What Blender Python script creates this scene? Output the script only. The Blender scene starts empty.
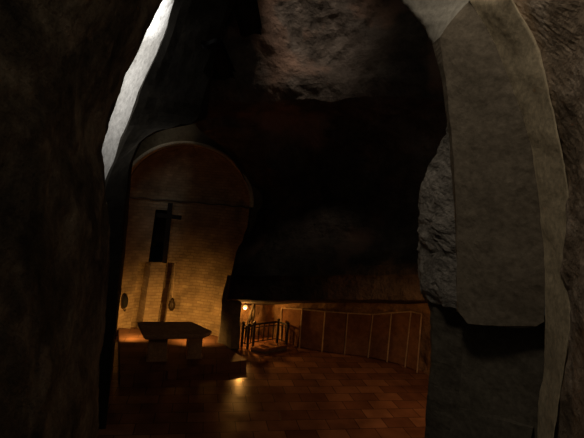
import bpy, bmesh, math, random
from mathutils import Vector, noise, Matrix
random.seed(4)
scene = bpy.context.scene
COL = scene.collection

# ------------------------------------------------------------------ camera
FPX, CAMZ, PITCH, ROLL = 417.0, 5.2, math.radians(1.9), math.radians(5.0)
_F = Vector((0, math.cos(PITCH), -math.sin(PITCH)))
_U0 = Vector((0, math.sin(PITCH), math.cos(PITCH)))
_R0 = Vector((1, 0, 0))
_R = _R0*math.cos(ROLL) + _U0*math.sin(ROLL)
_U = -_R0*math.sin(ROLL) + _U0*math.cos(ROLL)
EYE = Vector((0, 0, CAMZ))
cam_d = bpy.data.cameras.new('camera'); cam = bpy.data.objects.new('camera', cam_d); COL.objects.link(cam)
cam_d.sensor_width = 36; cam_d.lens = 36*FPX/584; cam_d.clip_start = 0.05
M = Matrix((( _R.x, _U.x, -_F.x, 0), (_R.y, _U.y, -_F.y, 0), (_R.z, _U.z, -_F.z, CAMZ), (0, 0, 0, 1)))
cam.matrix_world = M
scene.camera = cam

def ray(x, y): return _F + _R*((x-292)/FPX) - _U*((y-219)/FPX)
def P(x, y, d): return EYE + ray(x, y)*d
def FL(x, y, z=0.0):
    r = ray(x, y); return EYE + r*((z-CAMZ)/r.z)

# ------------------------------------------------------------------ materials
def nodes(name):
    m = bpy.data.materials.new(name); m.use_nodes = True
    nt = m.node_tree; b = nt.nodes['Principled BSDF']
    return m, nt, b
def ramp(nt, stops):
    r = nt.nodes.new('ShaderNodeValToRGB'); e = r.color_ramp.elements
    e[0].position, e[0].color = stops[0][0], (*stops[0][1], 1)
    e[1].position, e[1].color = stops[-1][0], (*stops[-1][1], 1)
    for p, c in stops[1:-1]:
        n = e.new(p); n.color = (*c, 1)
    return r
def stone(name, stops, scale=1.5, bump=.5, fine=14, rough=.9, spots=None, bscale=None, dist=.05, spec=.2):
    m, nt, b = nodes(name); L = nt.links.new
    tc = nt.nodes.new('ShaderNodeTexCoord')
    n1 = nt.nodes.new('ShaderNodeTexNoise'); n1.inputs['Scale'].default_value = scale; n1.inputs['Detail'].default_value = 9; n1.inputs['Roughness'].default_value = .62
    n1.inputs['Distortion'].default_value = .4
    L(tc.outputs['Object'], n1.inputs['Vector'])
    r = ramp(nt, stops); L(n1.outputs['Fac'], r.inputs['Fac'])
    n2 = nt.nodes.new('ShaderNodeTexNoise'); n2.inputs['Scale'].default_value = fine; n2.inputs['Detail'].default_value = 6; n2.inputs['Roughness'].default_value = .7
    L(tc.outputs['Object'], n2.inputs['Vector'])
    r2 = ramp(nt, [(.3, (.55,)*3), (.7, (1.35,)*3)]); L(n2.outputs['Fac'], r2.inputs['Fac'])
    mx = nt.nodes.new('ShaderNodeMix'); mx.data_type = 'RGBA'; mx.blend_type = 'MULTIPLY'; mx.inputs['Factor'].default_value = .8
    L(r.outputs['Color'], mx.inputs['A']); L(r2.outputs['Color'], mx.inputs['B'])
    out = mx.outputs['Result']
    if spots:
        n3 = nt.nodes.new('ShaderNodeTexNoise'); n3.inputs['Scale'].default_value = spots[0]; n3.inputs['Detail'].default_value = 5
        L(tc.outputs['Object'], n3.inputs['Vector'])
        r3 = ramp(nt, [(spots[1], (0, 0, 0)), (spots[2], (1, 1, 1))]); L(n3.outputs['Fac'], r3.inputs['Fac'])
        m3 = nt.nodes.new('ShaderNodeMix'); m3.data_type = 'RGBA'
        L(r3.outputs['Color'], m3.inputs['Factor']); L(out, m3.inputs['A']); m3.inputs['B'].default_value = (*spots[3], 1)
        out = m3.outputs['Result']
    L(out, b.inputs['Base Color'])
    b.inputs['Roughness'].default_value = rough
    b.inputs['Specular IOR Level'].default_value = spec
    n4 = nt.nodes.new('ShaderNodeTexNoise'); n4.inputs['Scale'].default_value = bscale or fine*.5; n4.inputs['Detail'].default_value = 8; n4.inputs['Roughness'].default_value = .65
    L(tc.outputs['Object'], n4.inputs['Vector'])
    bp = nt.nodes.new('ShaderNodeBump'); bp.inputs['Strength'].default_value = bump; bp.inputs['Distance'].default_value = dist
    L(n4.outputs['Fac'], bp.inputs['Height']); L(bp.outputs['Normal'], b.inputs['Normal'])
    return m
def plain(name, col, rough=.5, metal=0.0):
    m, nt, b = nodes(name)
    n = nt.nodes.new('ShaderNodeTexNoise'); n.inputs['Scale'].default_value = 9
    r = ramp(nt, [(.3, tuple(c*.75 for c in col)), (.7, tuple(min(1, c*1.2) for c in col))])
    tc = nt.nodes.new('ShaderNodeTexCoord'); nt.links.new(tc.outputs['Object'], n.inputs['Vector'])
    nt.links.new(n.outputs['Fac'], r.inputs['Fac']); nt.links.new(r.outputs['Color'], b.inputs['Base Color'])
    b.inputs['Roughness'].default_value = rough; b.inputs['Metallic'].default_value = metal
    return m

MAT = {}
MAT['left_rock'] = stone('left_rock', [(.32, (.06, .048, .033)), (.5, (.24, .19, .13)), (.66, (.6, .48, .34))], 1.3, .9, 9, spots=(2.6, .57, .68, (.50, .38, .27)), bscale=7, dist=.22)
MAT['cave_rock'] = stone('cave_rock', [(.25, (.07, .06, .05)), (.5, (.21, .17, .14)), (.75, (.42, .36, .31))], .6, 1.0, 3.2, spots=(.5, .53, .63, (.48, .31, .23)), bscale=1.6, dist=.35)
def add_low_shade(m):
    """shade of the lower overhang painted into the rock colour, fading out upward"""
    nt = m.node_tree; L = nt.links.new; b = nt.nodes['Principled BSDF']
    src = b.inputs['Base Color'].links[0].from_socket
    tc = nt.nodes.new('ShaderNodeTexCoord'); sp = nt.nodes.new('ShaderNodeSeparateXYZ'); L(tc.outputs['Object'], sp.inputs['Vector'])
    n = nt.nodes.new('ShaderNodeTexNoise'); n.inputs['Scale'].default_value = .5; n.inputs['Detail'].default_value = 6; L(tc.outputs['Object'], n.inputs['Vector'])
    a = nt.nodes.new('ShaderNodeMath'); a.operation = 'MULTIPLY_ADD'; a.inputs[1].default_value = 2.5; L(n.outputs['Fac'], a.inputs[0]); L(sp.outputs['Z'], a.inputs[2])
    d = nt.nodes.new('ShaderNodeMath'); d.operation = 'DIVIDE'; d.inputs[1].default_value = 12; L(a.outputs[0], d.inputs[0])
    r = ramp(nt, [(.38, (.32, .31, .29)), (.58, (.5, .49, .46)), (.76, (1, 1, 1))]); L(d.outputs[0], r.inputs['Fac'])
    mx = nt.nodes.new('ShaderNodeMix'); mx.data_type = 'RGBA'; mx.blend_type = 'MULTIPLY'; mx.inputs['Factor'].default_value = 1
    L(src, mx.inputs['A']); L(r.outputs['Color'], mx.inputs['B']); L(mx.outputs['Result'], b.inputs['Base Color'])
add_low_shade(MAT['cave_rock'])  # shade under the bulge is multiplied into the rock's own colour
MAT['back_rock'] = stone('back_rock', [(.3, (.17, .11, .07)), (.7, (.56, .37, .21))], .9, .9, 4, bscale=2.2, dist=.2)
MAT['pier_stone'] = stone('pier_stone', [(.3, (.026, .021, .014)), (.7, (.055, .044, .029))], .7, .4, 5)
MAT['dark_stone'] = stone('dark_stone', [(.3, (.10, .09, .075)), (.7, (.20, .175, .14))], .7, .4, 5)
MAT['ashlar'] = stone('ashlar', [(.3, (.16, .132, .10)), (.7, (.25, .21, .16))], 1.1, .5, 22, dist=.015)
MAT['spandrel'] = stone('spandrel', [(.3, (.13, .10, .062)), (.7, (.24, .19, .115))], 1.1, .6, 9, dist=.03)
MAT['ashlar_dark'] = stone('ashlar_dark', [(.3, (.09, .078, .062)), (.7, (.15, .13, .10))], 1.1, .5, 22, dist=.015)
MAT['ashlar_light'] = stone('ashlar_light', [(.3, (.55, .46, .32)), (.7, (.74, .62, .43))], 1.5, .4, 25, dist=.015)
MAT['vault'] = stone('vault', [(.3, (.27, .255, .225)), (.7, (.42, .395, .35))], 2, .4, 18, dist=.02)
MAT['rough_jamb'] = stone('rough_jamb', [(.3, (.15, .135, .12)), (.7, (.42, .385, .35))], 3.5, 1.0, 24, bscale=11, dist=.08)
MAT['right_rock'] = stone('right_rock', [(.28, (.16, .12, .085)), (.5, (.38, .29, .21)), (.74, (.7, .58, .47))], 2.6, .9, 12, spots=(1.8, .62, .74, (.55, .44, .37)), bscale=7, dist=.06)
MAT['reveal'] = stone('reveal', [(.3, (.60, .58, .54)), (.7, (.76, .74, .70))], 1.2, .2, 8, spots=(2.2, .66, .74, (.35, .33, .3)))
MAT['altar_stone'] = stone('altar_stone', [(.3, (.36, .27, .17)), (.7, (.55, .42, .27))], 2, .3, 14, rough=.75)
MAT['iron'] = plain('iron', (.018, .016, .015), .55, .4)
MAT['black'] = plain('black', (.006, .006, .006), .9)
MAT['pale_metal'] = plain('pale_metal', (.62, .50, .36), .5, .1)
MAT['bronze'] = plain('bronze', (.05, .035, .022), .5, .5)
MAT['wood'] = plain('wood', (.012, .009, .007), .8)

def floor_mat(name, c1, c2, c3, rot):
    m, nt, b = nodes(name); L = nt.links.new
    tc = nt.nodes.new('ShaderNodeTexCoord'); mp = nt.nodes.new('ShaderNodeMapping'); mp.inputs['Rotation'].default_value = (0, 0, rot)
    L(tc.outputs['Object'], mp.inputs['Vector'])
    br = nt.nodes.new('ShaderNodeTexBrick'); br.inputs['Scale'].default_value = 1; br.inputs['Brick Width'].default_value = .74; br.inputs['Row Height'].default_value = .46
    br.inputs['Mortar Size'].default_value = .012; br.inputs['Color1'].default_value = (*c1, 1); br.inputs['Color2'].default_value = (*c2, 1); br.inputs['Mortar'].default_value = (*c3, 1)
    br.inputs['Bias'].default_value = -.15
    L(mp.outputs['Vector'], br.inputs['Vector'])
    n = nt.nodes.new('ShaderNodeTexNoise'); n.inputs['Scale'].default_value = 1.3; n.inputs['Detail'].default_value = 6; L(tc.outputs['Object'], n.inputs['Vector'])
    r = ramp(nt, [(.3, (.5, .5, .5)), (.7, (1.3, 1.3, 1.3))]); L(n.outputs['Fac'], r.inputs['Fac'])
    mx = nt.nodes.new('ShaderNodeMix'); mx.data_type = 'RGBA'; mx.blend_type = 'MULTIPLY'; mx.inputs['Factor'].default_value = .8
    L(br.outputs['Color'], mx.inputs['A']); L(r.outputs['Color'], mx.inputs['B']); L(mx.outputs['Result'], b.inputs['Base Color'])
    b.inputs['Specular IOR Level'].default_value = .22
    rr = ramp(nt, [(.3, (.15,)*3), (.7, (.27,)*3)]); L(n.outputs['Fac'], rr.inputs['Fac']); L(rr.outputs['Color'], b.inputs['Roughness'])
    bp = nt.nodes.new('ShaderNodeBump'); bp.inputs['Strength'].default_value = .35; bp.inputs['Distance'].default_value = .02; bp.invert = True
    L(br.outputs['Fac'], bp.inputs['Height']); L(bp.outputs['Normal'], b.inputs['Normal'])
    return m
MAT['floor'] = floor_mat('floor_tiles', (.20, .095, .055), (.38, .20, .115), (.10, .055, .035), math.radians(-12))

MAT['platform'] = floor_mat('platform_tiles', (.17, .085, .05), (.26, .14, .085), (.10, .055, .035), math.radians(-12))
for n_ in MAT['platform'].node_tree.nodes:
    if n_.type == 'VALTORGB' and n_.color_ramp.elements[0].color[0] < .2: n_.color_ramp.elements[0].color = (.6,)*3 + (1,); n_.color_ramp.elements[1].color = (.8,)*3 + (1,)

def brick_mat(name):
    m, nt, b = nodes(name); L = nt.links.new
    uv = nt.nodes.new('ShaderNodeUVMap')
    n0 = nt.nodes.new('ShaderNodeTexNoise'); n0.inputs['Scale'].default_value = 3; L(uv.outputs['UV'], n0.inputs['Vector'])
    av = nt.nodes.new('ShaderNodeVectorMath'); av.operation = 'MULTIPLY_ADD'; av.inputs[1].default_value = (.10, .10, 0)
    L(n0.outputs['Color'], av.inputs[0]); L(uv.outputs['UV'], av.inputs[2])
    br = nt.nodes.new('ShaderNodeTexBrick'); br.inputs['Scale'].default_value = 1; br.inputs['Brick Width'].default_value = .27; br.inputs['Row Height'].default_value = .115
    br.inputs['Mortar Size'].default_value = .016; br.inputs['Mortar Smooth'].default_value = .4
    br.inputs['Color1'].default_value = (.38, .29, .19, 1); br.inputs['Color2'].default_value = (.50, .40, .26, 1); br.inputs['Mortar'].default_value = (.37, .28, .18, 1)
    L(av.outputs['Vector'], br.inputs['Vector'])
    n = nt.nodes.new('ShaderNodeTexNoise'); n.inputs['Scale'].default_value = 1.6; n.inputs['Detail'].default_value = 7; L(uv.outputs['UV'], n.inputs['Vector'])
    r = ramp(nt, [(.3, (.5,)*3), (.7, (1.3,)*3)]); L(n.outputs['Fac'], r.inputs['Fac'])
    mx = nt.nodes.new('ShaderNodeMix'); mx.data_type = 'RGBA'; mx.blend_type = 'MULTIPLY'; mx.inputs['Factor'].default_value = .8
    L(br.outputs['Color'], mx.inputs['A']); L(r.outputs['Color'], mx.inputs['B']); L(mx.outputs['Result'], b.inputs['Base Color'])
    b.inputs['Roughness'].default_value = .9; b.inputs['Specular IOR Level'].default_value = .15
    bp = nt.nodes.new('ShaderNodeBump'); bp.inputs['Strength'].default_value = .7; bp.inputs['Distance'].default_value = .03; bp.invert = True
    L(br.outputs['Fac'], bp.inputs['Height']); L(bp.outputs['Normal'], b.inputs['Normal'])
    return m
MAT['brick'] = brick_mat('apse_stonework')

def emit(name, col, s):
    m, nt, b = nodes(name)
    b.inputs['Base Color'].default_value = (*col, 1); b.inputs['Emission Color'].default_value = (*col, 1); b.inputs['Emission Strength'].default_value = s
    return m
MAT['bulb'] = emit('warm_bulb_glass', (1, .64, .22), 1.5)

# ------------------------------------------------------------------ builders
def link(name, bm, mat, parent=None, smooth=False):
    me = bpy.data.meshes.new(name); bm.normal_update(); bm.to_mesh(me); bm.free()
    me.materials.append(MAT[mat])
    if smooth:
        for p in me.polygons: p.use_smooth = True
    o = bpy.data.objects.new(name, me); COL.objects.link(o)
    if parent: 
        o.parent = parent; o.location = -Vector(parent.location) if parent.rotation_euler.z == 0 else (0, 0, 0)
    return o
def struct(name, bm, mat, smooth=False):
    o = link(name, bm, mat, None, smooth); o['kind'] = 'structure'; return o
def thing(name, loc, label, cat, group=None):
    o = bpy.data.objects.new(name, None); COL.objects.link(o); o.location = loc
    o.empty_display_size = .2
    o['label'] = label; o['category'] = cat
    if group: o['group'] = group
    return o

def resample(pts, n):
    pts = [Vector(p) for p in pts]
    d = [0]
    for a, b in zip(pts, pts[1:]): d.append(d[-1] + (b-a).length)
    out = []; k = 0
    for i in range(n):
        t = d[-1]*i/(n-1)
        while k < len(pts)-2 and d[k+1] < t: k += 1
        s = (t-d[k])/max(1e-9, d[k+1]-d[k]); out.append(pts[k].lerp(pts[k+1], min(1, max(0, s))))
    return out
def fnoise(p, f, octs=5, h=.55):
    v = Vector((0, 0, 0)); a = 1
    for i in range(octs):
        q = p*f
        v += Vector((noise.noise(q), noise.noise(q + Vector((31.7, 11.3, 5.9))), noise.noise(q + Vector((-17.1, 43.9, 23.3)))))*a; f *= 2.03; a *= h
    return v
def lerp_keys(keys, y):
    """keys: sorted [(y, a, b, ...)] -> interpolated tuple"""
    if y <= keys[0][0]: return keys[0][1:]
    for k0, k1 in zip(keys, keys[1:]):
        if y <= k1[0]:
            t = (y-k0[0])/(k1[0]-k0[0]); return tuple(a+(b-a)*t for a, b in zip(k0[1:], k1[1:]))
    return keys[-1][1:]
def grid(bm, rows):
    vs = [[bm.verts.new(p) for p in r] for r in rows]
    for r0, r1 in zip(vs, vs[1:]):
        for i in range(len(r0)-1):
            bm.faces.new((r0[i], r0[i+1], r1[i+1], r1[i]))
    return vs
def loft(curves, nu, nv, amp=0.0, freq=1.0, octs=5):
    """a skin through a list of polylines (each running the same way); stone roughness added in world space"""
    bm = bmesh.new()
    cs = [resample(c, nv) for c in curves]
    rows = []
    for j in range(nv):
        rows.append(resample([c[j] for c in cs], nu) if len(cs) > 2 else [cs[0][j].lerp(cs[1][j], i/(nu-1)) for i in range(nu)])
    if amp:
        rows = [[p + fnoise(p, freq, octs)*amp for p in r] for r in rows]
    grid(bm, rows)
    return bm
def box(bm, c, s, rz=0.0, bev=0.0, tilt=None):
    m = Matrix.Translation(c) @ Matrix.Rotation(rz, 4, 'Z')
    if tilt: m = m @ tilt
    r = bmesh.ops.create_cube(bm, size=1, matrix=m @ Matrix.Diagonal((*s, 1)))
    if bev:
        es = list({e for v in r['verts'] for e in v.link_edges})
        bmesh.ops.bevel(bm, geom=es, offset=bev, segments=2, profile=.6, affect='EDGES')
def prism(bm, poly, z0, z1, bev=0.0):
    lo = [bm.verts.new((p[0], p[1], z0)) for p in poly]; hi = [bm.verts.new((p[0], p[1], z1)) for p in poly]
    n = len(poly); fs = [bm.faces.new(hi), bm.faces.new(lo[::-1])]
    for i in range(n): fs.append(bm.faces.new((lo[i], lo[(i+1) % n], hi[(i+1) % n], hi[i])))
    bmesh.ops.recalc_face_normals(bm, faces=fs)
    if bev:
        bmesh.ops.bevel(bm, geom=list({e for f in fs for e in f.edges}), offset=bev, segments=2, profile=.6, affect='EDGES')
def tube(bm, pts, r, n=8):
    pts = [Vector(p) for p in pts]; rings = []
    for i, p in enumerate(pts):
        t = (pts[min(i+1, len(pts)-1)] - pts[max(i-1, 0)]).normalized()
        a = t.cross(Vector((0, 0, 1)));  a = t.cross(Vector((1, 0, 0))) if a.length < .1 else a
        a.normalize(); b = t.cross(a); rr = r[i] if isinstance(r, (list, tuple)) else r
        rings.append([bm.verts.new(p + (a*math.cos(k*2*math.pi/n) + b*math.sin(k*2*math.pi/n))*rr) for k in range(n)])
    for r0, r1 in zip(rings, rings[1:]):
        for k in range(n): bm.faces.new((r0[k], r0[(k+1) % n], r1[(k+1) % n], r1[k]))
    bm.faces.new(rings[0][::-1]); bm.faces.new(rings[-1])
def lathe(bm, prof, c, n=16, sx=1, sy=1):
    rings = [[bm.verts.new((c[0]+sx*r*math.cos(k*2*math.pi/n), c[1]+sy*r*math.sin(k*2*math.pi/n), c[2]+z)) for k in range(n)] for r, z in prof]
    for r0, r1 in zip(rings, rings[1:]):
        for k in range(n): bm.faces.new((r0[k], r0[(k+1) % n], r1[(k+1) % n], r1[k]))
    bm.faces.new(rings[0][::-1]); bm.faces.new(rings[-1])

# ------------------------------------------------------------------ floor and platform
bm = bmesh.new(); prism(bm, [(-9, 1.5), (8, 1.5), (8, 17.5), (-9, 17.5)], -.3, 0); struct('floor', bm, 'floor')
PH = .26
pa, pb = FL(247, 360, PH), FL(120, 377, PH)
bm = bmesh.new(); prism(bm, [pb[:2], pa[:2], (-1.72, 13.75), (-2.35, 14.75), (-5.9, 14.9)], 0, PH, .02); struct('platform', bm, 'platform')

# ------------------------------------------------------------------ apse
AX, AY, AR, AD, SPR = -3.72, 14.65, 2.2, 1.25, 5.0        # centre, radius, depth, springing height
def groove(a):
    """shallow upright channels beside the strip under the window"""
    return 0
def ap(a, z):
    """point of the half-round wall: a = 0 at the right end, pi at the left"""
    g = 0
    return Vector((AX + (AR+g)*math.cos(a), AY + (AD+g)*math.sin(a), z))
WINDOW = dict(a0=0, a1=0)
KS, ZR = .033, 3.3                                          # the courses lean a little
def ang_at(px, py, z=None):
    """angle on the apse wall seen at a pixel"""
    r = ray(px, py)
    best = None
    for i in range(2001):
        a = math.pi*i/2000
        # intersect in plan
        x = AX + AR*math.cos(a); y = AY + AD*math.sin(a)
        e = abs(x*r.y - y*r.x)
        if r.y > 0 and (best is None or e < best[0] - 1e-9): best = (e, a, CAMZ + r.z*y/r.y)
    return best[1] - KS*(ZR - best[2]), best[2]
wl, wr = ang_at(152, 236), ang_at(167.5, 236)
wt, wb = ang_at(163, 210)[1], ang_at(156, 262)[1]
aL, aR = wl[0], wr[0]
cuts = {}
g1, g2 = ang_at(134, 300)[0], ang_at(146, 300)[0]       # left channel
g3, g4 = ang_at(161.5, 300)[0], ang_at(168.5, 300)[0]         # right channel
bm = bmesh.new(); uvl = bm.loops.layers.uv.new('UVMap')
angs = sorted(set([math.pi*i/72 for i in range(73)] + [aL, aR, g1, g2, g3, g4]))
zs = sorted(set([i*.25 for i in range(21)] + [wt, wb]))
zs = [z for z in zs if z <= SPR]
def chan(a):
    m = .004
    if g2-m < a < g1+m or g4-m < a < g3+m: return .55
    return 0
arc = [0]
for a0, a1 in zip(angs, angs[1:]): arc.append(arc[-1] + (ap(a1, 0)-ap(a0, 0)).length)
def apc(a, z, c):
    a = a + KS*(ZR - z)
    return Vector((AX + (AR+c)*math.cos(a), AY + (AD+c)*math.sin(a), z))
def quad(pts, uvs):
    f = bm.faces.new([bm.verts.new(p) for p in pts])
    for l, u in zip(f.loops, uvs): l[uvl].uv = u
for i, (a0, a1) in enumerate(zip(angs, angs[1:])):
    am = (a0+a1)/2
    for z0, z1 in zip(zs, zs[1:]):
        zm = (z0+z1)/2
        c = chan(am) if zm < wb else 0
        if aR < am < aL and wb < zm < wt: continue
        quad([apc(a0, z0, c), apc(a1, z0, c), apc(a1, z1, c), apc(a0, z1, c)], [(arc[i], z0), (arc[i+1], z0), (arc[i+1], z1), (arc[i], z1)])
for a in (g1, g2, g3, g4):                                   # sides of the channels
    for z0, z1 in zip(zs, zs[1:]):
        if z1 <= wb + 1e-6:
            quad([apc(a, z0, 0), apc(a, z0, .55), apc(a, z1, .55), apc(a, z1, 0)], [(0, z0), (.24, z0), (.24, z1), (0, z1)])
for ga, gb in ((g2, g1), (g4, g3)):
    quad([apc(ga, wb, 0), apc(gb, wb, 0), apc(gb, wb, .55), apc(ga, wb, .55)], [(0, 0), (.3, 0), (.3, .3), (0, .3)])
NP = 14; CR = 1.95                                           # half-dome
for i, (a0, a1) in enumerate(zip(angs, angs[1:])):
    for k in range(NP):
        t0, t1 = k/NP*math.pi/2, (k+1)/NP*math.pi/2
        def dome(a, t):
            a = a + KS*(ZR - SPR)
            return Vector((AX + AR*math.cos(a)*math.cos(t), AY + AD*math.sin(a)*math.cos(t), SPR + CR*math.sin(t)))
        pts = [dome(a0, t0), dome(a1, t0), dome(a1, t1), dome(a0, t1)]
        if k == NP-1: pts = pts[:3]
        u = [(arc[i], SPR+t0*2), (arc[i+1], SPR+t0*2), (arc[i+1], SPR+t1*2), (arc[i], SPR+t1*2)]
        quad(pts, u[:len(pts)])
bmesh.ops.remove_doubles(bm, verts=bm.verts, dist=.0005)
apse = struct('wall_apse', bm, 'brick')

# window recess behind the opening in the apse wall
bm = bmesh.new()
def wp(a, z, c): return apc(a, z, c)
for q in ([(aR, wb, 0), (aL, wb, 0), (aL, wb, .8), (aR, wb, .8)], [(aR, wt, 0), (aL, wt, 0), (aL, wt, .8), (aR, wt, .8)],
          [(aR, wb, 0), (aR, wt, 0), (aR, wt, .8), (aR, wb, .8)], [(aL, wb, 0), (aL, wt, 0), (aL, wt, .8), (aL, wb, .8)],
          [(aR, wb, .8), (aL, wb, .8), (aL, wt, .8), (aR, wt, .8)]):
    bm.faces.new([bm.verts.new(wp(*v)) for v in q])
struct('window_1', bm, 'black')

# face wall around the arch, with the archivolt standing proud
bm = bmesh.new()
YF = 14.62
N = 40
inner, outer = [], []
for i in range(N+1):
    a = math.pi*i/N
    inner.append(Vector((AX + AR*math.cos(a), YF, SPR + CR*math.sin(a))))
def topz(x): return lerp_keys([(-8, 9.2), (-6, 8.4), (-4.6, 7.95), (-3.3, 7.7), (-1.9, 6.9), (-.5, 6.0)], x)[0]
for i in range(N+1):
    a = math.pi*i/N
    x = AX + 3.4*math.cos(a); z = SPR + 3.6*math.sin(a)
    outer.append(Vector((x, YF - .02, min(z, topz(x)))))
inner = [Vector((AX+AR-.35, YF, 0)), Vector((AX+AR-.35, YF, 2.2)), Vector((AX+AR, YF, 2.6))] + inner + [Vector((AX-AR, YF, 0))]
outer = [Vector((AX+2.0, YF, 0)), Vector((AX+2.0, YF, 2.3)), Vector((AX+2.6, YF, 2.75))] + outer + [Vector((AX-3.4, YF, 0))]
mid = [p.lerp(q, .5) for p, q in zip(inner, outer)]
grid(bm, [inner, mid, outer])
back = [p + Vector((0, .12, 0)) for p in inner]
grid(bm, [inner, back])
struct('wall_back', bm, 'spandrel')
bm = bmesh.new()
def archrow(r, y):
    return [Vector((AX + (AR+r)*math.cos(math.pi*i/N), y, SPR + (CR+r)*math.sin(math.pi*i/N))) for i in range(N+1)]
grid(bm, [archrow(.01, YF+.02), archrow(.01, YF-.22), archrow(.07, YF-.26), archrow(.13, YF-.22), archrow(.15, YF-.02)])
struct('trim_1', bm, 'ashlar_light', True)
# thin string course at the springing
bm = bmesh.new()
tube(bm, [apc(math.pi*i/40, SPR - .03 + .02*math.sin(i), -.03) for i in range(41)], .028, 6)
struct('trim_2', bm, 'dark_stone')

# ------------------------------------------------------------------ central overhanging rock
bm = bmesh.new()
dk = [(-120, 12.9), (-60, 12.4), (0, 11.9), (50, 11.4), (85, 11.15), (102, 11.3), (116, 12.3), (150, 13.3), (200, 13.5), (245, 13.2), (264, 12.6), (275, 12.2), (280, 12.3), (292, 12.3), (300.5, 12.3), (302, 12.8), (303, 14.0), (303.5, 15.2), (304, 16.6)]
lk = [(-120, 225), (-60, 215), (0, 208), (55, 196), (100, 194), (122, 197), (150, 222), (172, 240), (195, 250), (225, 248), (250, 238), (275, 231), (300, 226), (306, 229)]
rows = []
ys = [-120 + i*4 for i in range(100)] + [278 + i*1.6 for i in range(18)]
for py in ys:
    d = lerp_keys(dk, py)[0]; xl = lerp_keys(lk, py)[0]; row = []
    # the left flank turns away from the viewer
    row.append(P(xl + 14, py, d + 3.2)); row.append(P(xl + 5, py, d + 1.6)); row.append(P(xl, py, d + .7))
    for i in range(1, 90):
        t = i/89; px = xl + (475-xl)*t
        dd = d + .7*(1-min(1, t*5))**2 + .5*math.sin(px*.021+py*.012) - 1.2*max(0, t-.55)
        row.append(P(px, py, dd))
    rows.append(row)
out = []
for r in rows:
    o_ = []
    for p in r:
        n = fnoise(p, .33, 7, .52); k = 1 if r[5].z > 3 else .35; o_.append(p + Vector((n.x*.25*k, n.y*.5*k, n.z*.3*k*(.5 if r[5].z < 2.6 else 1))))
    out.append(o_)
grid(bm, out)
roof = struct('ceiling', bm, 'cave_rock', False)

# dark foot of the rock between the apse and the lamp
def column(pairs, d, depth=1.2, amp=.05, freq=1.5, n=10):
    cl = [P(l, y, d + depth) + Vector((.2, 0, 0)) for y, l, r in pairs]; c0 = [P(l, y, d) for y, l, r in pairs]
    c1 = [P((l+r)/2, y, d - .12) for y, l, r in pairs]; c2 = [P(r, y, d) for y, l, r in pairs]; cr = [P(r, y, d + depth) - Vector((.1, 0, 0)) for y, l, r in pairs]
    return loft([cl, c0, c1, c2, cr], 24, 26, amp, freq)
bm = column([(275, 227, 252), (300, 221.5, 241), (325, 219, 240.5), (349, 217.5, 240)], 14.35, 1.2, .04)
struct('wall_pillar', bm, 'dark_stone')

# low back wall of the cave
path = [(-1.75, 15.1), (-1.62, 16.0), (-.7, 16.3), (-.15, 15.95), (.6, 15.5), (1.5, 15.25), (2.3, 15.12), (3.2, 15.02), (3.9, 14.8), (4.45, 14.4), (4.85, 13.9), (5.1, 13.0), (5.3, 11.5), (5.5, 9)]
lo = [Vector((x, y, -.05)) for x, y in path]; md = [Vector((x, y-.02, 1.0)) for x, y in path]; hi = [Vector((x, y-.35, 2.5)) for x, y in path]
bm = loft([lo, md, hi], 30, 150, .10, 1.1, 6)
struct('wall_cave', bm, 'back_rock')
# dark split rib of rock beside the lamp
bm = bmesh.new()
tube(bm, [P(254.5, 300, 15.75), P(253, 307, 15.72), P(251, 312, 15.7), P(250, 318, 15.7), P(247.5, 325, 15.7), P(246.5, 337, 15.75)], [.06, .07, .05, .07, .05, .05], 7)
tube(bm, [P(254.5, 300, 15.75), P(254, 312, 15.72), P(252.5, 322, 15.75), P(252, 337, 15.8)], [.05, .05, .05, .04], 7)
struct('trim_3', bm, 'pier_stone')

# ------------------------------------------------------------------ dark pier behind the daylight slit (left)
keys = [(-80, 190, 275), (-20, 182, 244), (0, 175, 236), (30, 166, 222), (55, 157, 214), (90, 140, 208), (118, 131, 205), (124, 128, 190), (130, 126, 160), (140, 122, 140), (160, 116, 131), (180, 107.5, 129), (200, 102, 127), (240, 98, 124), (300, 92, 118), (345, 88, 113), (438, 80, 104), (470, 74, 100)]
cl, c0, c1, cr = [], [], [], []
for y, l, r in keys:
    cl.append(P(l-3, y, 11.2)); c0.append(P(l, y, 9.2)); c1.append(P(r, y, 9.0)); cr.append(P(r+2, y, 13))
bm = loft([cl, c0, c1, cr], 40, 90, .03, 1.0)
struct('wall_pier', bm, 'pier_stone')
# two short ledges that jut from it
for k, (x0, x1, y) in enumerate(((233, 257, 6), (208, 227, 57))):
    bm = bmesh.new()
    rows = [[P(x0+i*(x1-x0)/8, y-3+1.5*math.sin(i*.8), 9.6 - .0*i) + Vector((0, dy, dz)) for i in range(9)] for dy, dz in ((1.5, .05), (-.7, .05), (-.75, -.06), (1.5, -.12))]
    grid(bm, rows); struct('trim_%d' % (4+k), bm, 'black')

# ------------------------------------------------------------------ daylight window reveal seen through the gap
bm = bmesh.new()
keys = [(-90, 150, 225), (-10, 140, 190), (0, 140, 186), (33, 128, 172), (45, 120, 167), (90, 100, 150), (140, 85, 132), (180, 80, 118), (188, 80, 116), (320, 70, 108)]
grid(bm, [[P(l + (r-l)*i/6, y, 11.2 - 1.7*(i/6)) for i in range(7)] for y, l, r in keys if y >= 36 or y == 33])
struct('window_2', bm, 'reveal')
bm = bmesh.new()                                             # upper, steeper part of the reveal, open to the sky
grid(bm, [[P(l + (r-l)*i/6, y, (11.2 - 1.7*(i/6)) + (y-33)/123*(.9 - .7*i/6)) for i in range(7)] for y, l, r in keys if y <= 33])
struct('window_3', bm, 'reveal')

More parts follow.
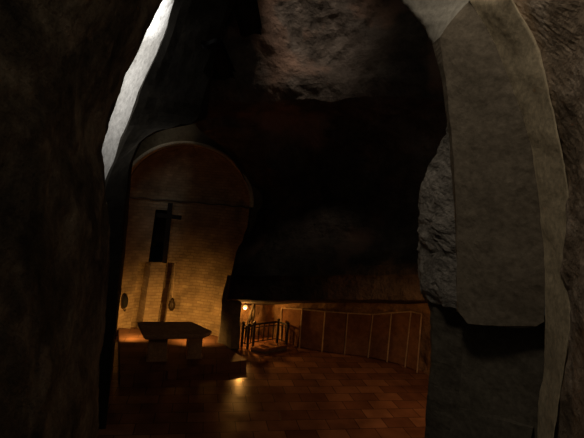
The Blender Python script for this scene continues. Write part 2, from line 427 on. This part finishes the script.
# ------------------------------------------------------------------ left foreground rock
sil = [(-90, 215), (-40, 186), (0, 164), (30, 148), (75, 124), (115, 109), (150, 102), (180, 106), (215, 110), (260, 108), (310, 104), (360, 101), (400, 99), (438, 97), (500, 95)]
def leftrow(f, d): return [P(f(s), y, d(y)) for y, s in sil]
lr = leftrow(lambda s: -130, lambda y: 1.7)
bm = loft([[p + Vector((-.2, -3.5, 0)) for p in lr], [p + Vector((-.1, -1.5, 0)) for p in lr], leftrow(lambda s: -130, lambda y: 1.7), leftrow(lambda s: -30, lambda y: 2.1), leftrow(lambda s: s*.45, lambda y: 2.9), leftrow(lambda s: s*.8, lambda y: 3.9),
           leftrow(lambda s: s, lambda y: 4.9), leftrow(lambda s: s-2, lambda y: 5.8), leftrow(lambda s: s-40, lambda y: 7.5)], 190, 130, .045, 1.5, 7)
struct('wall_left', bm, 'left_rock', False)

# ------------------------------------------------------------------ right side: pointed arch, pier and rock
def C(pts, dd=0): return [P(x, y, d+dd) for x, y, d in pts]
faceL = [(468, 2, 3.05), (452, 20, 3.1), (440, 38, 3.15), (444, 70, 3.15), (448, 105, 3.15), (452, 140, 3.15), (454, 170, 3.15), (456, 230, 3.15), (457.5, 300, 3.15), (458, 311, 3.15)]
faceR = [(469, 1, 3.0), (480, 16, 2.95), (495, 45, 2.9), (510, 80, 2.85), (522, 115, 2.82), (532, 150, 2.8), (538, 190, 2.8), (543, 240, 2.8), (545, 290, 2.8), (545, 322, 2.8)]
bot0 = [(458, 311, 3.15), (463, 320, 3.12), (470, 323.5, 3.1), (505, 326, 2.95), (540, 326, 2.82), (545, 322, 2.8)]
faceM = [(468.5, 1.5, 3.02), (466, 20, 3.02), (468, 42, 3.0), (477, 75, 2.98), (485, 110, 2.97), (492, 145, 2.95), (496, 180, 2.95), (500, 235, 2.95), (503, 295, 2.95), (505, 326, 2.95)]
faceLb = faceL[:-1] + [(458, 311, 3.15)]
bm = loft([C(faceL), C([((a[0]+b[0])/2, (a[1]+b[1])/2, (a[2]+b[2])/2) for a, b in zip(faceL, faceM)][:-1] + [(468, 323, 3.1)]), C(faceM), C([((a[0]+b[0])/2, (a[1]+b[1])/2, (a[2]+b[2])/2) for a, b in zip(faceM, faceR)][:-1] + [(535, 326.5, 2.85)]), C(faceR)], 40, 90, .012, 3, 5)
# underside of the overhanging springer
u = [bm.verts.new(p) for p in C(bot0)]; w = [bm.verts.new(p) for p in C(bot0, .25)]
for i in range(len(u)-1): bm.faces.new((u[i], u[i+1], w[i+1], w[i]))
struct('arch_springer', bm, 'ashlar', False)
# inner edge of the arch and its return into the cave
silh = [(432, 44, 3.2), (437, 60, 3.19), (443, 90, 3.19), (446, 115, 3.19), (449, 145, 3.19), (452, 180, 3.19), (455, 230, 3.19), (457, 311, 3.19)]
fl2 = [(440, 38, 3.15), (442, 55, 3.15), (446.5, 90, 3.15), (449.5, 115, 3.15), (452, 140, 3.15), (454.5, 180, 3.15), (456, 230, 3.15), (458, 311, 3.15)]
bm = loft([C(fl2), C(silh), C([(x+3, y, d) for x, y, d in silh], .9)], 12, 60, .012, 3, 5)
struct('arch_edge', bm, 'ashlar', False)
# vault web over the arch
web0 = [(382, -30, 3.6), (398, -3, 3.55), (412, 14, 3.5), (425, 29, 3.42), (432, 44, 3.35)]
web1 = [(425, -30, 3.3), (435, -10, 3.3), (440, 8, 3.28), (441, 24, 3.22), (438, 41, 3.2)]
web2 = [(495, -30, 2.9), (480, -12, 3.0), (467, 3, 3.05), (452, 20, 3.1), (440, 38, 3.15)]
bm = loft([C([(x+8, y-6, d+1.0) for x, y, d in web0]), C(web0), C(web1), C(web2)], 30, 40, .012, 3, 5)
struct('vault', bm, 'vault', True)
# pale moulded band on the outside of the arch
bandL = [(480, -30, 2.9), (469, 0, 3.0), (480, 16, 2.95), (495, 45, 2.9), (510, 80, 2.85), (522, 115, 2.82), (532, 150, 2.8), (538, 190, 2.8), (543, 240, 2.8), (545, 290, 2.8), (546, 322, 2.8), (543, 370, 2.85), (535, 438, 2.9), (532, 460, 2.9)]
bandM = [(500, -30, 2.75), (492, 0, 2.78), (507, 28, 2.72), (521, 55, 2.68), (532, 85, 2.64), (541, 118, 2.62), (549, 155, 2.6), (554, 195, 2.6), (558, 240, 2.6), (560, 290, 2.6), (559, 325, 2.6), (554, 370, 2.65), (544, 438, 2.7), (540, 460, 2.7)]
bandR = [(502, -30, 2.62), (513, 0, 2.6), (528, 28, 2.56), (540, 55, 2.52), (547, 85, 2.48), (556, 120, 2.46), (563, 155, 2.44), (568, 195, 2.44), (571, 240, 2.44), (573, 290, 2.44), (571, 330, 2.44), (565, 370, 2.48), (553, 438, 2.52), (549, 460, 2.52)]
bm = loft([C(bandL), C(bandM), C(bandR), C([(x-2, y, d) for x, y, d in bandR], .25)], 30, 100, .012, 3, 5)
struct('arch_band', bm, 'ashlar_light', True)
# rock wall outside the band
o1 = [(x-8, y, d+.16) for x, y, d in bandR]; o2 = [(590, y, 2.1) for x, y, d in bandR]; o3 = [(680, y, 1.6) for x, y, d in bandR]
o4 = [P(680, y, 1.6) + Vector((.15, -1.7, 0)) for x, y, d in bandR]; o5 = [p + Vector((.1, -2.5, 0)) for p in o4]
bm = loft([C(o1), C(o2), C(o3), o4, o5], 120, 110, .03, 1.8, 7)
struct('wall_right', bm, 'right_rock', False)
# rough rock jamb beyond the arch, seen below its curve
j0 = [(458, 50, 3.9), (452, 100, 3.9), (447, 136, 3.9), (438, 150, 3.9), (430, 165, 3.9), (424, 185, 3.9), (420, 205, 3.9), (417.5, 240, 3.9), (416, 272, 3.9), (421, 288, 3.85), (428, 300, 3.8)]
j1 = [(480, 50, 3.5), (470, 100, 3.5), (466, 128, 3.5), (464, 150, 3.45), (463, 165, 3.45), (463, 185, 3.45), (463, 205, 3.45), (463, 240, 3.45), (463, 272, 3.45), (463, 296, 3.45), (462, 312, 3.45)]
jr = [(x+12, y, d+1.1) for x, y, d in j0]
bm = loft([C(jr), C(j0), C([((a[0]+b[0])/2, (a[1]+b[1])/2, (a[2]+b[2])/2-.06) for a, b in zip(j0, j1)]), C(j1)], 44, 100, .05, 3.2, 7)
struct('wall_jamb', bm, 'rough_jamb', False)
# dressed lower jamb and recessed pier below the springer
k0 = [(427, 296, 3.82), (430, 312, 3.8), (430, 350, 3.8), (428, 390, 3.8), (424, 438, 3.8), (421, 470, 3.8)]
k1 = [(468, 300, 3.5), (468, 322, 3.5), (466, 350, 3.5), (462, 390, 3.5), (452, 438, 3.5), (446, 470, 3.5)]
bm = loft([C([(x+10, y, d+1.2) for x, y, d in k0]), C(k0), C(k1), C([(x+25, y, d+.1) for x, y, d in k1])], 36, 60, .022, 2.5, 6)
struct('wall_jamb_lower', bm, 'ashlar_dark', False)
p0 = [(463, 315, 3.29), (463, 350, 3.29), (459, 390, 3.29), (449, 438, 3.29), (443, 470, 3.29)]
p1 = [(548, 315, 2.89), (545, 350, 2.89), (540, 390, 2.89), (530, 438, 2.89), (524, 470, 2.89)]
p2 = [(560, 315, 2.8), (557, 350, 2.8), (552, 390, 2.8), (542, 438, 2.8), (536, 470, 2.8)]
bm = loft([C(p0), C([((a[0]+b[0])/2, a[1], (a[2]+b[2])/2) for a, b in zip(p0, p1)]), C(p1), C(p2)], 40, 60, .012, 3, 5)
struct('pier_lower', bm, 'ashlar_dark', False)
# lower course of the pier, standing a little proud
q0 = [(459, 407, 3.24), (500, 417, 3.02), (534, 428, 2.83)]
bm = loft([C(q0, .14), C(q0), C([(x-5, y+22, d) for x, y, d in q0]), C([(x-12, y+60, d) for x, y, d in q0])], 20, 30, .01, 3, 5)
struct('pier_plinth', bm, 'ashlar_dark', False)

# ------------------------------------------------------------------ altar
SZ = PH + .95
c = [FL(137, 321.5, SZ), FL(191.6, 321.6, SZ), FL(212, 331, SZ), FL(204.5, 334.2, SZ), FL(143.5, 335, SZ)]
ctr = sum(c, Vector())/5
altar = thing('altar_table', (ctr.x, ctr.y, PH), 'plain stone altar table with thick slab top on the stone platform', 'altar')
bm = bmesh.new()
top = [p.copy() for p in c[::-1]]
lowp = [ctr + (p-ctr)*.93 for p in top]
vt = [bm.verts.new((p.x, p.y, SZ)) for p in top]; vm = [bm.verts.new((p.x, p.y, SZ-.07)) for p in top]; vb = [bm.verts.new((p.x, p.y, SZ-.15)) for p in lowp]
bm.faces.new(vt); bm.faces.new(vb[::-1])
for A, B in ((vb, vm), (vm, vt)):
    for i in range(5): bm.faces.new((A[i], A[(i+1) % 5], B[(i+1) % 5], B[i]))
bmesh.ops.recalc_face_normals(bm, faces=bm.faces)
bmesh.ops.bevel(bm, geom=list(bm.edges), offset=.012, segments=2, affect='EDGES')
link('slab', bm, 'altar_stone', altar)
fx = (c[3]-c[4]).normalized(); rz = math.atan2(fx.y, fx.x)
fy = Vector((-fx.y, fx.x, 0))
lbase, rbase = FL(147, 362, PH), FL(203, 359, PH)
for p, w_, d_ in ((lbase + fx*.27 + fy*.42, .54, .8), (rbase - fx*.26 + fy*.40, .42, .72)):
    bm = bmesh.new(); box(bm, (p.x, p.y, PH+.40), (w_, d_, .80+.005), rz, .015)
    box(bm, (p.x, p.y, PH+.05), (w_+.06, d_+.06, .1), rz, .01)
    link('leg', bm, 'altar_stone', altar)

# ------------------------------------------------------------------ crucifix in front of the window
dC = (P(168, 230, 1).y); 
a_, z_ = ang_at(168, 216)
yc = apc(a_, z_, 0).y - .12
def at_y(px, py, y): 
    r = ray(px, py); return EYE + r*(y/r.y)
ct, cb_, xl_, xr_ = at_y(170.5, 203, yc), at_y(164.5, 263, yc), at_y(157, 211, yc), at_y(181.5, 217, yc)
cx = at_y(169, 215, yc)
cr = thing('crucifix', (cx.x, yc, cb_.z), 'tall black crucifix hanging before the dark apse window', 'crucifix')
bm = bmesh.new(); box(bm, ((ct.x+cb_.x)/2, yc, (ct.z+cb_.z)/2), (.17, .07, ct.z-cb_.z), 0, .01, Matrix.Rotation(math.atan2(ct.x-cb_.x, ct.z-cb_.z), 4, 'Y')); link('upright', bm, 'wood', cr)
bm = bmesh.new(); box(bm, ((xl_.x+xr_.x)/2, yc-.01, cx.z-.05), (xr_.x-xl_.x, .08, .16), 0, .01, Matrix.Rotation(math.atan2(ct.x-cb_.x, ct.z-cb_.z), 4, 'Y')); link('crossbar', bm, 'wood', cr)
bm = bmesh.new(); tube(bm, [(cx.x, yc+.02, ct.z-.15), (cx.x, yc+.15, ct.z-.1)], .015); link('bracket', bm, 'iron', cr)

# ------------------------------------------------------------------ dark wall fitting, left of apse
a_, z_ = ang_at(123.3, 301)
w0 = apc(a_, z_, 0); ae = a_ + KS*(ZR - z_); nrm = Vector((-AD*math.cos(ae), -AR*math.sin(ae), 0)).normalized()
sc_ = thing('wall_sconce', (w0.x, w0.y, z_-.28), 'dark oval wall fitting on the far left of the apse wall', 'wall lamp')
ang = math.atan2(nrm.y, nrm.x)
def oval(bm, c, r, n, prof, h):
    rot = Matrix.Translation(c) @ Matrix.Rotation(ang, 4, 'Z')
    rings = []
    for s, o_ in prof:
        rings.append([bm.verts.new(rot @ Vector((o_, r*s*math.cos(k*2*math.pi/n), h*s*math.sin(k*2*math.pi/n)))) for k in range(n)])
    for r0, r1 in zip(rings, rings[1:]):
        for k in range(n): bm.faces.new((r0[k], r0[(k+1) % n], r1[(k+1) % n], r1[k]))
    bm.faces.new(rings[-1]); bm.faces.new(rings[0][::-1])
bm = bmesh.new(); oval(bm, w0, .13, 24, [(1, -.02), (1, .03), (.9, .05)], .29); link('back_plate', bm, 'bronze', sc_)
bm = bmesh.new(); oval(bm, w0 + nrm*.05, .10, 24, [(1, 0), (1.0, .06), (.85, .11), (.5, .14)], .24); link('shade', bm, 'black', sc_)
bm = bmesh.new(); tube(bm, [w0 + nrm*.03 + Vector((0, 0, -.3)), w0 + nrm*.12 + Vector((0, 0, -.36)), w0 + nrm*.15 + Vector((0, 0, -.28))], .015); link('bracket', bm, 'bronze', sc_)

# hanging lamp on its cord
a_, z_ = ang_at(172, 303)
w0 = apc(a_, z_, -.28)
hl = thing('hanging_lamp', (w0.x, w0.y, z_-.2), 'small dark sanctuary lamp hanging on a cord right of the window', 'hanging lamp')
bm = bmesh.new(); lathe(bm, [(.03, -.22), (.07, -.2), (.12, -.1), (.135, .02), (.10, .1), (.11, .12)], (w0.x, w0.y, z_)); link('bowl', bm, 'bronze', hl, True)
bm = bmesh.new(); lathe(bm, [(.07, .1), (.08, .17), (.05, .24), (.015, .27)], (w0.x, w0.y, z_)); link('cap', bm, 'bronze', hl, True)
_, zt = ang_at(173, 262)
bm = bmesh.new(); tube(bm, [(w0.x, w0.y, z_+.26), (w0.x, w0.y, zt)], .012, 6); tube(bm, [(w0.x, w0.y, zt), apc(a_, zt+.02, .02)], .014, 6); link('cord', bm, 'pale_metal', hl)

# ------------------------------------------------------------------ lit wall lamp in the low passage
lp = P(245.2, 307.3, 15.55)
wl_ = thing('wall_lamp', (lp.x, lp.y, lp.z), 'small glowing lamp fixed under the rock beside the iron railing', 'wall lamp')
bm = bmesh.new(); bmesh.ops.create_uvsphere(bm, u_segments=14, v_segments=10, radius=.085, matrix=Matrix.Translation(lp)); link('bulb', bm, 'bulb', wl_, True)
bm = bmesh.new(); lathe(bm, [(.03, .06), (.05, .08), (.05, .14), (.02, .16)], lp); link('socket', bm, 'iron', wl_, True)
bm = bmesh.new(); tube(bm, [lp + Vector((0, 0, .14)), lp + Vector((0, .12, .2)), lp + Vector((0, .5, .2))], .014, 6); link('bracket', bm, 'iron', wl_)

# ------------------------------------------------------------------ low slab and iron railing
sl = [tuple(FL(x, y, .17)[:2]) for x, y in ((251, 347), (265.5, 349.3), (287, 345), (272, 342.4))]
cs = (sum(p[0] for p in sl)/4, sum(p[1] for p in sl)/4)
slab = thing('stone_slab', (cs[0], cs[1], 0), 'low reddish stone slab enclosed by the black iron railing', 'slab')
bm = bmesh.new(); prism(bm, sl, 0, .09, .01); link('base', bm, 'dark_stone', slab)
bm = bmesh.new(); prism(bm, [(cs[0]+(x-cs[0])*1.03, cs[1]+(y-cs[1])*1.03) for x, y in sl], .085, .17, .015); link('top', bm, 'floor', slab)
rp = [tuple(FL(x, y)[:2]) for x, y in ((241.5, 346.5), (247.2, 349), (252.8, 346.3), (276.8, 342.6), (286, 346.5))]
rl = thing('iron_railing', (-.6, 15.2, 0), 'black wrought iron railing around the low reddish slab', 'railing')
def along(path, step):
    out = []
    for (x0, y0), (x1, y1) in zip(path, path[1:]):
        L_ = math.hypot(x1-x0, y1-y0); n = max(1, round(L_/step))
        for i in range(n): out.append((x0+(x1-x0)*i/n, y0+(y1-y0)*i/n, i == 0))
    out.append((*path[-1], True)); return out
bm = bmesh.new(); tube(bm, [(x, y, .80) for x, y in rp], .035, 8); link('top_rail', bm, 'iron', rl)
bm = bmesh.new(); tube(bm, [(x, y, .68) for x, y in rp], .016, 8); tube(bm, [(x, y, .16) for x, y in rp], .018, 8); link('lower_rail', bm, 'iron', rl)
for x, y, main in along(rp, .2):
    bm = bmesh.new()
    if main:
        box(bm, (x, y, .41), (.075, .075, .82), .5, .008); lathe(bm, [(.03, 0), (.06, .03), (.06, .06), (.02, .1)], (x, y, .82)); link('post', bm, 'iron', rl)
    else:
        tube(bm, [(x, y, .14), (x, y, .4), (x, y, .79)], [.022, .03, .022], 6); link('baluster', bm, 'iron', rl)

# ------------------------------------------------------------------ pale framed barrier along the cave wall
tops = [(281.5, 308), (302, 309.3), (325, 311.5), (347.7, 313.2), (372.8, 314.5), (391.5, 313), (411, 311.6), (421.5, 314)]
bots = [(280.5, 341.2), (299.3, 348), (322, 352), (344.5, 355), (368, 357.7), (387, 362), (405, 367), (417, 372.5)]
bar = thing('framed_barrier', (2.2, 14.9, 0), 'long pale thin framed barrier of tall panels along the back rock wall', 'barrier')
pts = []
for (tx, ty), (bx_, by_) in zip(tops, bots):
    b_ = FL(bx_, by_); r = ray(tx, ty)
    t_ = EYE + r*((b_.y - .02)/r.y); pts.append((b_, t_))
bm = bmesh.new()
tube(bm, [t_ for b_, t_ in pts], .022, 6); link('top_rail', bm, 'pale_metal', bar)
for i, (b_, t_) in enumerate(pts):
    bm = bmesh.new(); tube(bm, [b_, t_], .024, 6); link('post', bm, 'pale_metal', bar)
MAT['panel'] = stone('panel', [(.3, (.17, .09, .05)), (.7, (.33, .18, .10))], 1.0, .3, 5)
for (b0, t0), (b1, t1) in zip(pts, pts[1:]):
    bm = bmesh.new(); off = Vector((0, .03, 0))
    q = [b0.lerp(b1, .03), b0.lerp(b1, .97), t0.lerp(t1, .97), t0.lerp(t1, .03)]
    q = [q[0] + (q[3]-q[0])*.02, q[1] + (q[2]-q[1])*.02, q[2] + (q[1]-q[2])*.02, q[3] + (q[0]-q[3])*.02]
    f0 = [bm.verts.new(p + off) for p in q]; f1 = [bm.verts.new(p + off*2) for p in q]
    bm.faces.new(f0); bm.faces.new(f1[::-1])
    for i in range(4): bm.faces.new((f0[i], f0[(i+1) % 4], f1[(i+1) % 4], f1[i]))
    link('panel', bm, 'panel', bar)

# ------------------------------------------------------------------ lights
def lamp(kind, name, loc, energy, col, target=None, **kw):
    d = bpy.data.lights.new(name, kind); d.energy = energy; d.color = col
    for k, v in kw.items(): setattr(d, k, v)
    o = bpy.data.objects.new(name, d); COL.objects.link(o); o.location = loc
    if target is not None: o.rotation_euler = (Vector(target) - Vector(loc)).to_track_quat('-Z', 'Y').to_euler()
    return o
WARM = (1, .47, .10)
# uplights on the platform behind the altar
lamp('SPOT', 'altar_uplight', (-2.95, 13.7, .85), 118, WARM, (-3.15, 15.2, .3), spot_size=math.radians(165), spot_blend=1, shadow_soft_size=.08)
lamp('SPOT', 'altar_uplight_left', (-4.95, 13.6, .85), 80, WARM, (-5.2, 14.9, .3), spot_size=math.radians(165), spot_blend=1, shadow_soft_size=.08)
# bulb of the wall lamp
lamp('POINT', 'lamp_bulb_light', lp + Vector((0, -.1, -.05)), 70, (1, .44, .09), shadow_soft_size=.05)
# reddish lamp hidden under the overhang, right
lamp('AREA', 'floor_glow', (4.3, 10.2, 3.2), 19, (1, .43, .14), (3.0, 11.0, 0), size=.8)
# daylight from high openings
DAY = (1, .86, .66)
lamp('SPOT', 'skylight_rock', (-1.2, 8.4, 16.0), 1000, (1, .84, .68), (-.9, 11.6, 11.6), spot_size=math.radians(44), spot_blend=1, shadow_soft_size=1.2)
lamp('AREA', 'skylight_near', (-.8, 1.1, 9.8), 12, DAY, (1.5, 3.0, 7.2), size=1.0, spread=math.radians(76))
d0, d1 = P(70, -150, 9.35), P(50, 140, 9.35)
o = lamp('AREA', 'window_daylight', (d0+d1)/2, 33, (1, .97, .93), (P(150, 60, 10.4)), shape='RECTANGLE', size=.5, size_y=4.5, spread=math.radians(110))
d2 = P(100, -35, 9.4)
lamp('SPOT', 'window_daylight_top', d2, 120, (.96, .97, 1), P(158, 15, 10.3), spot_size=math.radians(50), spot_blend=.6, shadow_soft_size=.1)

lamp('AREA', 'left_rock_fill', (1.0, .9, 7.9), 4.6, DAY, (-1.7, 4.2, 5.6), size=1.2)  # added soft fill to brighten the left rock, no opening there

w = bpy.data.worlds.new('world'); scene.world = w; w.use_nodes = True
w.node_tree.nodes['Background'].inputs['Color'].default_value = (1, .88, .68, 1)
w.node_tree.nodes['Background'].inputs['Strength'].default_value = .012
scene.view_settings.view_transform = 'Standard'
scene.view_settings.look = 'None'
